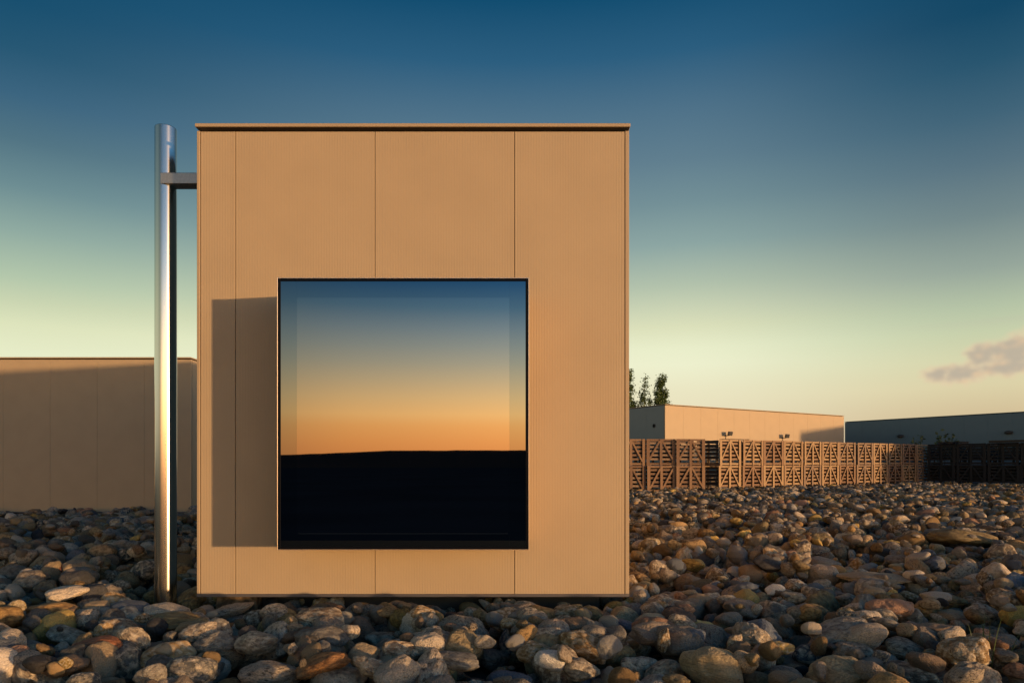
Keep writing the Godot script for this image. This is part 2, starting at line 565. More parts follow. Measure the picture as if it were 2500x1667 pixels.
func neighbour_buildings() -> void:
	var a := thing("panel_building", "long low tan hall beyond the steel pole, mostly in shadow", "building", Vector3(-25.82, 0, -14.5))
	hall(a, 19.0, 11.0, 0.03, 3.31, M.tan_cladding, M.tan_cladding)
	var b := thing("panel_building", "tan hall behind the crates with one wall glowing in the sun", "building", Vector3(6.06, 0, -27.0), deg_to_rad(31.5))
	hall(b, 11.84, 9.0, 0.1, 3.45, M.tan_cladding, M.shade_grey_cladding)  # left end wall gets the cladding with shade in its colour
	var c := thing("panel_building", "hall coloured blue grey to imitate shade beyond the long row of crates", "building", Vector3(18.4, 0, -37.7), deg_to_rad(-57.0))
	hall(c, 22.6, 12.0, 0.1, 3.45, M.shade_blue_cladding, M.shade_blue_cladding)
	# floodlights on the sunlit wall
	for s in [[3.47, 2.36], [7.2, 2.34]]:
		var at: Vector3 = b.transform * Vector3(s[0], s[1], 0)
		var f := thing("wall_floodlight", "small dark floodlight on the sunlit tan wall, nearer the %s" % ("hall's shaded corner" if s[0] < 5.0 else "shadow at the wall's end"), "wall light", at, b.rotation.y, "floodlights on the sunlit wall")
		part(f, "wall_plate", box(Vector3(0.09, 0.09, 0.012), 0.003), M.lamp_body, Vector3(0, -0.08, 0.0065))
		part(f, "arm", box(Vector3(0.025, 0.025, 0.2), 0.003), M.lamp_body, Vector3(0, -0.08, 0.112))
		part(f, "conduit", box(Vector3(0.022, 0.5, 0.022), 0.003), M.lamp_body, Vector3(0, -0.38, 0.0115))
		var hd := part(f, "housing", box(Vector3(0.25, 0.17, 0.07), 0.012), M.lamp_body, Vector3(0, 0, 0.25), Vector3(0.25, 0, 0))
		part(hd, "lens", box(Vector3(0.2, 0.12, 0.006), 0.002), M.lamp_glass, Vector3(0, 0, 0.0385))
		for k in 4:
			part(hd, "fin", box(Vector3(0.012, 0.13, 0.03), 0.002), M.lamp_body, Vector3(-0.06 + 0.04 * k, 0, -0.05))
	# oval bulkhead lamps on the shaded wall
	for s in [[3.02, 2.54], [7.85, 2.53]]:
		var at: Vector3 = c.transform * Vector3(s[0], s[1], 0)
		var f := thing("bulkhead_lamp", "dark oval bulkhead lamp on the shade-coloured hall, %s the tan hall" % ("close to" if s[0] < 5.0 else "well away from"), "wall light", at, c.rotation.y, "bulkhead lamps on the shaded wall")
		var sp := SphereMesh.new()
		sp.radius = 0.5
		sp.height = 1.0
		var cup := part(f, "hood", sp, M.lamp_body, Vector3(0, 0, 0.06))
		cup.scale = Vector3(0.34, 0.17, 0.2)
		part(f, "back_plate", box(Vector3(0.3, 0.12, 0.02), 0.006), M.lamp_body, Vector3(0, 0, 0.011))
		part(f, "lens", box(Vector3(0.16, 0.03, 0.08), 0.012), M.lamp_glass, Vector3(0, -0.075, 0.065))
	# round vent in the shaded end wall
	var vat: Vector3 = b.transform * Vector3(0, 2.62, -0.62)
	var v := thing("wall_vent", "small round black vent in the shaded end wall", "vent", vat, b.rotation.y)
	var ring := TorusMesh.new()
	ring.inner_radius = 0.06
	ring.outer_radius = 0.085
	ring.rings = 24
	ring.ring_segments = 8
	part(v, "ring", ring, M.lamp_body, Vector3(-0.008, 0, 0), Vector3(0, 0, PI / 2))
	var disc := CylinderMesh.new()
	disc.top_radius = 0.07
	disc.bottom_radius = 0.07
	disc.height = 0.012
	part(v, "grille", disc, M.black_frame, Vector3(-0.006, 0, 0), Vector3(0, 0, PI / 2))

# ---------------------------------------------------------------- trees

func leaf(st: SurfaceTool, p: Vector3, s: float, r: RandomNumberGenerator) -> void:
	var d := Vector3(r.randfn(), r.randfn() * 0.7 + 0.4, r.randfn()).normalized()
	var side := d.cross(Vector3(r.randfn(), r.randfn(), r.randfn())).normalized()
	var n := d.cross(side).normalized()
	var a := p - d * s * 0.5
	var b := p + side * s * 0.36
	var c := p + d * s * 0.55
	var e := p - side * s * 0.36
	for q in [a, b, c, a, c, e]:
		st.set_normal(n)
		st.add_vertex(q)

func limb(st: SurfaceTool, a: Vector3, b: Vector3, ra: float, rb: float) -> void:
	var d := (b - a).normalized()
	var u := d.cross(Vector3(0.3, 0.2, 1.0)).normalized()
	var v := d.cross(u)
	for i in 7:
		var t0 := TAU * i / 7.0
		var t1 := TAU * (i + 1) / 7.0
		var o0 := u * cos(t0) + v * sin(t0)
		var o1 := u * cos(t1) + v * sin(t1)
		quad(st, a + o0 * ra, a + o1 * ra, b + o1 * rb, b + o0 * rb, o0 + o1)

func trees() -> void:
	var depth := 55.0
	# x in metres, top height, half width, leaders [offset, top share], leaves per clump, label
	var list := [
		[9.55, 8.75, 0.62, [[-0.1, 1.0], [0.3, 0.72], [-0.35, 0.8]], 26, "tall narrow poplar half hidden by the tan panel building"],
		[10.85, 8.15, 0.62, [[-0.15, 1.0], [0.3, 0.80], [0.62, 0.72], [-0.35, 0.84]], 11, "thin see-through poplar between two denser ones"],
		[12.02, 8.25, 0.55, [[-0.15, 0.97], [0.14, 1.0], [0.36, 0.86], [-0.3, 0.8]], 26, "dense twin-topped poplar rising behind the hall's corner"]]
	var k := 0
	for t in list:
		var r := RandomNumberGenerator.new()
		r.seed = 100 + k
		k += 1
		var o := thing("poplar_tree", t[5], "tree", Vector3(t[0], -0.24, -depth), 0.0, "poplars behind the halls")
		var wood := new_st()
		var crown := new_st()
		var top: float = t[1] + 0.24
		limb(wood, Vector3(0, -0.2, 0), Vector3(0, top * 0.5, 0), 0.16, 0.09)
		for ld in t[3]:
			var tipx: float = ld[0] * t[2] / 0.6
			var th: float = top * ld[1]
			var base := Vector3(0, top * r.randf_range(0.12, 0.3), 0)
			var knee := Vector3(tipx * 1.1, top * 0.45, r.randf_range(-0.3, 0.3))
			var tip := Vector3(tipx, th, r.randf_range(-0.2, 0.2))
			limb(wood, base, knee, 0.07, 0.05)
			limb(wood, knee, tip, 0.05, 0.008)
			var m := int((th - top * 0.25) / 0.13)
			for i in m:
				var f := float(i) / m
				var c := base.lerp(knee, f / 0.4) if f < 0.4 else knee.lerp(tip, (f - 0.4) / 0.6)
				var reach: float = t[2] * 0.95 * pow(1.0 - f, 0.55) + 0.05
				for j in 2:
					var a := r.randf() * TAU
					var q := c + Vector3(cos(a), 0.25, sin(a)) * reach * r.randf_range(0.2, 1.35)
					if r.randf() < 0.4:
						limb(wood, c - Vector3(0, 0.15, 0), q, 0.012, 0.005)
					var spread := lerpf(0.2, 0.1, f) * r.randf_range(0.6, 1.5)
					for n in int(t[4] * r.randf_range(0.7, 1.9)):
						leaf(crown, q + Vector3(r.randfn(), r.randfn() * 1.3, r.randfn()) * spread, r.randf_range(0.1, 0.18), r)
		part(o, "trunk", wood.commit(), M.bark)
		part(o, "crown", crown.commit(), M.poplar_leaf)

# ---------------------------------------------------------------- crates

func brace_board(from: Vector2, to: Vector2, z: float, o: Node3D, m: Material) -> void:
	var d := to - from
	part(o, "brace", box(Vector3(d.length(), 0.055, 0.02)), m, Vector3((from.x + to.x) / 2, (from.y + to.y) / 2, z), Vector3(0, 0, d.angle()))

# wide across the front, front at +z; style 0: braces meet at the top, 1: both lean the same way, 2: one falls to the right
func crate(called: String, wide: float, deep: float, tone: int, style: int, r: RandomNumberGenerator) -> Node3D:
	var hgt := 0.9
	var o := Node3D.new()
	o.name = called
	var m: Material = M["crate_wood_%d" % tone]
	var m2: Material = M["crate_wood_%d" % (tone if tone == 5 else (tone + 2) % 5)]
	var fz := deep / 2
	for f in [1.0, -1.0]:
		for s in [-1.0, 1.0]:
			part(o, "post", box(Vector3(0.105, hgt - 0.004, 0.022)), m, Vector3(s * (wide / 2 - 0.053), hgt / 2, f * (fz - 0.011)))
		part(o, "middle_post", box(Vector3(0.085, hgt - 0.02, 0.022)), m, Vector3(0, hgt / 2, f * (fz - 0.012)))
		for y in [0.06, hgt - 0.034]:
			part(o, "rail", box(Vector3(wide - 0.22, 0.062, 0.02)), m, Vector3(0, y, f * (fz - 0.036)))
		for i in 5:
			part(o, "slat", box(Vector3(wide - 0.08, 0.07 if f > 0.0 else 0.085, 0.016)), m2 if f > 0.0 else M.old_and_shaded_board, Vector3(0, 0.22 + 0.135 * i + (0.0 if f > 0.0 else 0.062), f * (fz - 0.057)), Vector3(0, 0, r.randfn() * 0.006))  # back slats near black: interior shade put into their colour
	var l := -wide / 2 + 0.1
	var q := wide / 2 - 0.1
	var bz := fz - 0.0115
	if style == 0:
		brace_board(Vector2(l, 0.22), Vector2(-0.045, 0.83), bz, o, m)
		brace_board(Vector2(q, 0.22), Vector2(0.045, 0.83), bz, o, m)
	elif style == 1:
		brace_board(Vector2(l, 0.14), Vector2(-0.045, 0.8), bz, o, m)
		brace_board(Vector2(0.045, 0.14), Vector2(q, 0.8), bz, o, m)
	else:
		brace_board(Vector2(-0.045, 0.8), Vector2(l, 0.2), bz, o, m)
		brace_board(Vector2(0.045, 0.8), Vector2(q, 0.14), bz, o, m)
	for s in [-1.0, 1.0]:
		for i in 5:
			part(o, "side_slat", box(Vector3(0.016, 0.085, deep - 0.14)), M.old_and_shaded_board, Vector3(s * (wide / 2 - 0.009), (0.22 if s > 0.0 else 0.28) + 0.135 * i, 0), Vector3(r.randfn() * 0.006, 0, 0))  # side slats coloured near black to imitate unlit sides
		part(o, "side_post", box(Vector3(0.02, hgt - 0.1, 0.08)), m, Vector3(s * (wide / 2 - 0.028), hgt / 2, 0))
		part(o, "runner", box(Vector3(0.09, 0.07, deep - 0.12)), m2, Vector3(s * (wide / 2 - 0.12), 0.04, 0))
	for i in 4:
		part(o, "floor_board", box(Vector3(wide - 0.1, 0.02, 0.17)), M.old_and_shaded_board, Vector3(0, 0.105, -0.34 + 0.227 * i))  # floor coloured near black to imitate interior shade
	return o

func crates() -> void:
	var r := RandomNumberGenerator.new()
	r.seed = 31
	var tall := {}
	for tone in 6:
		for style in 3:
			tall["%d%d" % [tone, style]] = null
	# stacks: x, z, turn in degrees, front width, depth, tone of the lower and the upper, styles, group
	var stacks := []
	for i in 4:
		var px: float = [3.18, 4.23, 5.245, 6.235][i] - 0.28
		stacks.append([px, -23.42, 3.0 + i * 0.5, 0.985, 1.13, [2, 2, 0, 0][i], [2, 0, 2, 2][i], [0, 2, 1, 0][i], [0, 2, 0, 0][i], "front"])
	var at := Vector2(7.02, -23.1)
	var dir := Vector2(cos(deg_to_rad(33.0)), -sin(deg_to_rad(33.0)))
	var out := Vector2(-dir.y, dir.x) * -1.0    # towards the back
	if out.y > 0.0:
		out = -out
	for i in 12:
		var c := at + dir * 0.565 + out * 0.5
		stacks.append([c.x, c.y, 33.0 + r.randfn() * 0.8, 1.12, 1.0, [3, 0, 3, 1, 4, 3, 0, 4, 1, 0, 1, 4][i], [3, 1, 0, 1, 3, 1, 4, 4, 3, 1, 0, 1][i], 0, 0, "angled"])
		at += dir * ((1.22 if i == 0 else 1.25 if i == 6 else 1.155) + 0.02 * r.randf())
	var cr := Vector2(18.36, -30.2)
	var dir2 := Vector2(cos(deg_to_rad(57.0)), sin(deg_to_rad(57.0)))
	for i in 7:
		var c := cr + dir2 * (0.6 + 1.17 * i) + Vector2(dir2.y, -dir2.x) * 0.5
		stacks.append([c.x, c.y, -57.0 + r.randfn(), 1.12, 1.0, 5, 5, 0, 0, "return"])  # blackened wood tone imitates the shade on this row
	var words := {
		"front": ["%s slatted crate, %s stack from the dark gap, in the row beside the panel building", "crates facing out beside the panel building"],
		"angled": ["%s slatted crate, %s stack from the dark gap, in the slanting sunlit row", "crates of the long slanting row"],
		"return": ["%s shade-darkened crate, %s stack from the inner corner, in the shaded row", "crates of the shaded row"]}
	var nth := ["first", "second", "third", "fourth", "fifth", "sixth", "seventh", "eighth", "ninth", "tenth", "eleventh", "twelfth"]
	var count := {"front": 4, "angled": 0, "return": 0}
	for s in stacks:
		count[s[9]] += -1 if s[9] == "front" else 1
		var place: String = nth[count[s[9]] - (0 if s[9] == "front" else 1)]
		var floor_y := slope(s[0], s[1]) - 0.03
		for k in 2:
			var tone: int = s[5 + k]
			var style: int = s[7 + k]
			var key := "%d%d%.2f" % [tone, style, s[3]]
			if not tall.has(key) or tall[key] == null:
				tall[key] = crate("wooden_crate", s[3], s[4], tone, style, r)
			var o: Node3D = tall[key].duplicate()
			o.name = "wooden_crate"
			add_child(o, true)
			o.position = Vector3(s[0] + r.randfn() * 0.008 * k, floor_y + 0.902 * k, s[1] + r.randfn() * 0.008 * k)
			o.rotation = Vector3(0, deg_to_rad(s[2] + r.randfn() * 0.9), r.randfn() * 0.004 * k)
			tag(o, words[s[9]][0] % [["lower", "upper"][k], place], "crate", words[s[9]][1])
	for key in tall:
		if tall[key] != null:
			tall[key].free()
	# loose boards left on the tops
	var top_y := slope(8, -23.5) - 0.03 + 1.804
	var b1 := part(self, "loose_board", box(Vector3(1.15, 0.022, 0.2), 0.003), M.old_and_shaded_board, Vector3(7.75, top_y + 0.013, -23.75), Vector3(0, deg_to_rad(24.0), 0))
	tag(b1, "thin dark board lying on the first stack of the slanting row", "board")
	var y2 := slope(19, -28) - 0.03 + 1.804
	var p2 := thing("pallet", "small dark pallet lying on the crates at the row's inner corner", "pallet", Vector3(18.75, y2 + 0.002, -29.2), deg_to_rad(-57.0))
	for k in 3:
		part(p2, "runner", box(Vector3(0.07, 0.07, 0.75), 0.004), M.old_and_shaded_board, Vector3(-0.4 + 0.4 * k, 0.036, -0.3))
		part(p2, "deck_board", box(Vector3(0.95, 0.02, 0.14), 0.003), M.old_and_shaded_board, Vector3(0, 0.082, -0.58 + 0.28 * k))
	var b3 := part(self, "loose_board", box(Vector3(1.75, 0.09, 0.22), 0.004), M.old_and_shaded_board, Vector3(20.05, y2 + 0.047, -27.2), Vector3(0, deg_to_rad(-57.0), 0))
	tag(b3, "thick dark beam lying across the tops of the shaded crates", "beam")

# ---------------------------------------------------------------- stones

func ico(levels: int) -> Array:
	var t := (1.0 + sqrt(5.0)) / 2.0
	var v := [Vector3(-1, t, 0), Vector3(1, t, 0), Vector3(-1, -t, 0), Vector3(1, -t, 0), Vector3(0, -1, t), Vector3(0, 1, t), Vector3(0, -1, -t), Vector3(0, 1, -t), Vector3(t, 0, -1), Vector3(t, 0, 1), Vector3(-t, 0, -1), Vector3(-t, 0, 1)]
	for i in v.size():
		v[i] = v[i].normalized()
	var f := [0, 11, 5, 0, 5, 1, 0, 1, 7, 0, 7, 10, 0, 10, 11, 1, 5, 9, 5, 11, 4, 11, 10, 2, 10, 7, 6, 7, 1, 8, 3, 9, 4, 3, 4, 2, 3, 2, 6, 3, 6, 8, 3, 8, 9, 4, 9, 5, 2, 4, 11, 6, 2, 10, 8, 6, 7, 9, 8, 1]
	for l in levels:
		var mids := {}
		var g := []
		for i in range(0, f.size(), 3):
			var m := []
			for e in [[f[i], f[i + 1]], [f[i + 1], f[i + 2]], [f[i + 2], f[i]]]:
				var key: int = mini(e[0], e[1]) * 100000 + maxi(e[0], e[1])
				if not mids.has(key):
					mids[key] = v.size()
					v.append((v[e[0]] + v[e[1]]).normalized())
				m.append(mids[key])
			g.append_array([f[i], m[0], m[2], f[i + 1], m[1], m[0], f[i + 2], m[2], m[1], m[0], m[1], m[2]])
		f = g
	return [v, f]

func stone_mesh(base: Array, seed_: int, sharp: float, rough: float) -> ArrayMesh:
	var r := RandomNumberGenerator.new()
	r.seed = seed_
	var n1 := FastNoiseLite.new()
	n1.seed = seed_
	n1.frequency = 0.75
	n1.fractal_octaves = 3
	var n2 := FastNoiseLite.new()
	n2.seed = seed_ + 7
	n2.frequency = 3.2
	n2.fractal_octaves = 4
	var planes := []
	for i in r.randi_range(8, 13):
		planes.append([Vector3(r.randfn(), r.randfn(), r.randfn()).normalized(), r.randf_range(0.72, 1.1)])
	var src: Array = base[0]
	var v := PackedVector3Array()
	var lo := Vector3.ONE * 9.0
	var hi := -lo
	for d: Vector3 in src:
		var s := 0.25
		for p in planes:
			var c: float = d.dot(p[0])
			if c > 0.0:
				s += pow(c / p[1], sharp)
		var rad := pow(s, -1.0 / sharp)
		rad *= 1.0 + 0.15 * n1.get_noise_3dv(d * 1.3) + rough * n2.get_noise_3dv(d)
		var q := d * rad
		v.append(q)
		lo = lo.min(q)
		hi = hi.max(q)
	var mid := (lo + hi) * 0.5
	var half := (hi - lo) * 0.5
	for i in v.size():
		v[i] = (v[i] - mid) / half
	var nrm := PackedVector3Array()
	nrm.resize(v.size())
	var f: Array = base[1]
	var idx := PackedInt32Array()
	for i in range(0, f.size(), 3):
		var a: int = f[i]
		var b: int = f[i + 1]
		var c: int = f[i + 2]
		var n := (v[b] - v[a]).cross(v[c] - v[a])
		if n.dot(v[a]) < 0.0:
			n = -n
			var t := b
			b = c
			c = t
		nrm[a] += n
		nrm[b] += n
		nrm[c] += n
		idx.append_array(PackedInt32Array([a, c, b]))
	for i in nrm.size():
		nrm[i] = nrm[i].normalized()
	var arr := []
	arr.resize(Mesh.ARRAY_MAX)
	arr[Mesh.ARRAY_VERTEX] = v
	arr[Mesh.ARRAY_NORMAL] = nrm
	arr[Mesh.ARRAY_INDEX] = idx
	var m := ArrayMesh.new()
	m.add_surface_from_arrays(Mesh.PRIMITIVE_TRIANGLES, arr)
	return m

# kind: base colour (linear), base pattern, overlay, share of it
const KINDS := {
	"tan": [Vector3(0.30, 0.225, 0.14), "grain", ""], "ochre": [Vector3(0.30, 0.19, 0.08), "blotch", ""], "ochre_lichen": [Vector3(0.29, 0.19, 0.09), "blotch", "lichen"],
	"yellow": [Vector3(0.40, 0.28, 0.09), "grain", ""], "rust": [Vector3(0.23, 0.095, 0.05), "blotch", ""], "rust_dark": [Vector3(0.14, 0.055, 0.035), "grain", ""],
	"rust_lichen": [Vector3(0.27, 0.14, 0.06), "blotch", "pits"], "clay": [Vector3(0.29, 0.17, 0.11), "grain", ""], "olive": [Vector3(0.20, 0.155, 0.08), "blotch", ""],
	"banded": [Vector3(0.27, 0.21, 0.12), "bands", ""], "banded_dark": [Vector3(0.15, 0.145, 0.13), "bands", "lichen"], "brown": [Vector3(0.17, 0.12, 0.08), "grain", ""],
	"brown_lichen": [Vector3(0.19, 0.135, 0.09), "blotch", "lichen"], "chocolate": [Vector3(0.095, 0.065, 0.05), "grain", ""], "taupe": [Vector3(0.24, 0.19, 0.145), "grain", "pits"],
	"grey": [Vector3(0.23, 0.215, 0.19), "blotch", "pits"], "slate": [Vector3(0.10, 0.115, 0.14), "grain", ""], "slate_brown": [Vector3(0.13, 0.125, 0.12), "blotch", ""],
	"dark": [Vector3(0.045, 0.046, 0.052), "grain", ""], "pale": [Vector3(0.42, 0.35, 0.27), "grain", "pits"], "white": [Vector3(0.60, 0.56, 0.50), "grain", "pits"],
	"lichen": [Vector3(0.23, 0.19, 0.145), "blotch", "lichen"], "lichen_pale": [Vector3(0.40, 0.34, 0.27), "blotch", "dark_crust"], "speckled": [Vector3(0.34, 0.28, 0.21), "grain", "dark_crust"]}
const NAMED := {"rust": "large smooth rust red stone", "white": "pale white rounded stone", "yellow": "small ochre yellow stone", "chocolate": "large dark brown rounded stone", "rust_dark": "dark red rounded stone", "slate": "smooth blue grey slate stone"}

func stone_materials() -> Dictionary:
	var pat := {
		"grain": noise_tex(51, 0.05, [[0.15, grey(0.72)], [0.5, grey(0.9)], [0.85, grey(1.0)]], 512, 5),
		"blotch": noise_tex(52, 0.012, [[0.15, Color(0.55, 0.52, 0.5)], [0.45, Color(0.82, 0.8, 0.78)], [0.6, Color(0.95, 0.93, 0.88)], [0.85, Color(1.0, 1.0, 1.0)]], 512, 6, FastNoiseLite.TYPE_SIMPLEX_SMOOTH, 25.0),
		"bands": noise_tex(53, 0.012, [[0.2, grey(0.6)], [0.38, grey(0.95)], [0.45, grey(0.62)], [0.55, grey(1.0)], [0.62, grey(0.7)], [0.8, grey(0.95)]], 512, 3, FastNoiseLite.TYPE_SIMPLEX_SMOOTH, 30.0)}
	var pale := Color(0.78, 0.71, 0.6)
	var over := {
		"lichen": noise_tex(61, 0.014, [[0.0, Color(pale, 0.0)], [0.53, Color(pale, 0.0)], [0.58, Color(pale, 0.65)], [0.63, Color(0.84, 0.78, 0.68, 0.85)], [0.66, Color(0.5, 0.44, 0.36, 0.4)], [0.7, Color(0.82, 0.76, 0.66, 0.9)], [1.0, Color(0.86, 0.8, 0.7, 0.9)]], 512, 7),
		"pits": noise_tex(62, 0.05, [[0.0, Color(0.16, 0.13, 0.1, 0.85)], [0.28, Color(0.2, 0.17, 0.13, 0.75)], [0.36, Color(0.3, 0.25, 0.2, 0.0)], [1.0, Color(0.3, 0.25, 0.2, 0.0)]], 512, 5),
		"dark_crust": noise_tex(63, 0.022, [[0.0, Color(0.13, 0.11, 0.09, 0.9)], [0.36, Color(0.18, 0.15, 0.12, 0.85)], [0.43, Color(0.3, 0.25, 0.2, 0.0)], [0.6, Color(0.3, 0.25, 0.2, 0.0)], [0.66, Color(0.26, 0.2, 0.15, 0.6)], [0.7, Color(0.3, 0.25, 0.2, 0.0)], [1.0, Color(0.3, 0.25, 0.2, 0.0)]], 512, 7)}
	var bump := noise_tex(64, 0.04, [], 512, 6)
	var out := {}
	for k in KINDS:
		var d: Array = KINDS[k]
		out[k] = []
		for i in 3:
			var c: Vector3 = d[0] * [1.35, 1.05, 1.65][i]
			var m := mat("stone_%s_%d" % [k, i], c, [0.72, 0.8, 0.66][i])
			stone_look(m, pat[d[1]], over.get(d[2]), bump, i, d[1] == "bands")
			out[k].append(m)
	# materials of the loose mass, tinted stone by stone
	out["mass"] = []
	for d in [["grain", ""], ["blotch", ""], ["blotch", "pits"], ["bands", ""], ["blotch", "lichen"], ["grain", "dark_crust"]]:
		var m := mat("stone_mass_%s_%s" % d, Vector3(1, 1, 1), 0.78)
		m.vertex_color_use_as_albedo = true
		stone_look(m, pat[d[0]], over.get(d[1]), bump, 1, d[0] == "bands")
		out["mass"].append(m)
	return out

func stone_look(m: StandardMaterial3D, base: Texture2D, over, bump: Texture2D, i: int, banded: bool) -> void:
	m.albedo_texture = base
	m.uv1_triplanar = true
	m.uv1_scale = Vector3(0.25, 1.1, 0.25) if banded else Vector3.ONE * 0.42
	m.uv1_offset = Vector3(0.31, 0.17, 0.23) * i
	m.metallic_specular = 0.4
	if over:
		m.detail_enabled = true
		m.detail_albedo = over
		m.detail_uv_layer = BaseMaterial3D.DETAIL_UV_2
		m.uv2_triplanar = true
		m.uv2_scale = Vector3.ONE * 0.33
		m.uv2_offset = Vector3(0.41, 0.27, 0.63) * i
	m.heightmap_enabled = true
	m.heightmap_texture = bump
	m.heightmap_scale = 0.7

func bed(x: float, z: float) -> float:
	return slope(x, z) - 0.17

func settle(x: float, z: float, a: float, b: float, c: float, yaw: float, sink: float, top := 9.0) -> float:
	# lowest place where an ellipsoid lying at (x, z) rests on what is there; it then becomes part of the relief
	var reach := maxf(a, b)
	var i0 := maxi(0, int((x - reach - GX0) / CELL))
	var i1 := mini(GNX - 1, int((x + reach - GX0) / CELL) + 1)
	var k0 := maxi(0, int((z - reach - GZ0) / CELL))
	var k1 := mini(GNZ - 1, int((z + reach - GZ0) / CELL) + 1)
	var cs := cos(yaw)
	var sn := sin(yaw)
	var y := -9.0
	for k in range(k0, k1 + 1):
		var dz := GZ0 + k * CELL - z
		for i in range(i0, i1 + 1):
			var dx := GX0 + i * CELL - x
			var u := (dx * cs - dz * sn) / a
			var v := (dx * sn + dz * cs) / b
			var e := u * u + v * v
			if e < 0.85:
				y = maxf(y, H[k * GNX + i] + c * sqrt(1.0 - e))
	if y < -8.0:
		return -9.0
	y -= sink * c
	if y + c > top:
		y = top - c
	for k in range(k0, k1 + 1):
		var dz := GZ0 + k * CELL - z
		for i in range(i0, i1 + 1):
			var dx := GX0 + i * CELL - x
			var u := (dx * cs - dz * sn) / a
			var v := (dx * sn + dz * cs) / b
			var e := u * u + v * v
			if e < 1.0:
				var j := k * GNX + i
				H[j] = maxf(H[j], y + c * sqrt(1.0 - e))
	return y

func top_limit(x: float, z: float) -> float:
	# the bed is raked lower along the front of the building
	if x > -3.0 and x < 4.0 and z < -3.0 and z > -6.0:
		return 0.055 + 0.085 * clampf((z + 4.9) / 1.2, 0.0, 1.0) + 0.1 * smoothstep(2.0, 4.0, x)
	return 0.16

func height_at(x: float, z: float) -> float:
	var i := clampi(int((x - GX0) / CELL + 0.5), 0, GNX - 1)
	var k := clampi(int((z - GZ0) / CELL + 0.5), 0, GNZ - 1)
	return H[k * GNX + i]

func free_ground(x: float, z: float, a: float) -> bool:
	if x > -2.12 - a and x < 0.70 + a and z < -5.08 + a * 0.4 and z > -15.2:
		return false
	if x < -6.82 + a * 0.5 and z < -14.5 + a:
		return false
	if Vector2(x + 2.63, z + 5.18).length() < 0.08 + a * 0.7:
		return false
	if x > 2.0 and z < -22.8 + a and x < 6.5:
		return false
	# behind the slanting row
	if (x - 7.02) * 0.545 + (z + 23.1) * 0.839 < a and x > 6.4:
		return false
	if (x - 18.36) * 0.839 - (z + 30.2) * 0.545 > -a and z < -20.0 and x > 17.0:
		return false
	return true

func in_reach(x: float, z: float) -> bool:
	var d := -z
	if d < 1.9:
		return false
	if absf(x) > 0.78 * d + 1.7:
		return false
	var k := x / d
	if d > 5.4 and k > -0.385 and k < 0.105:
		return false
	return true

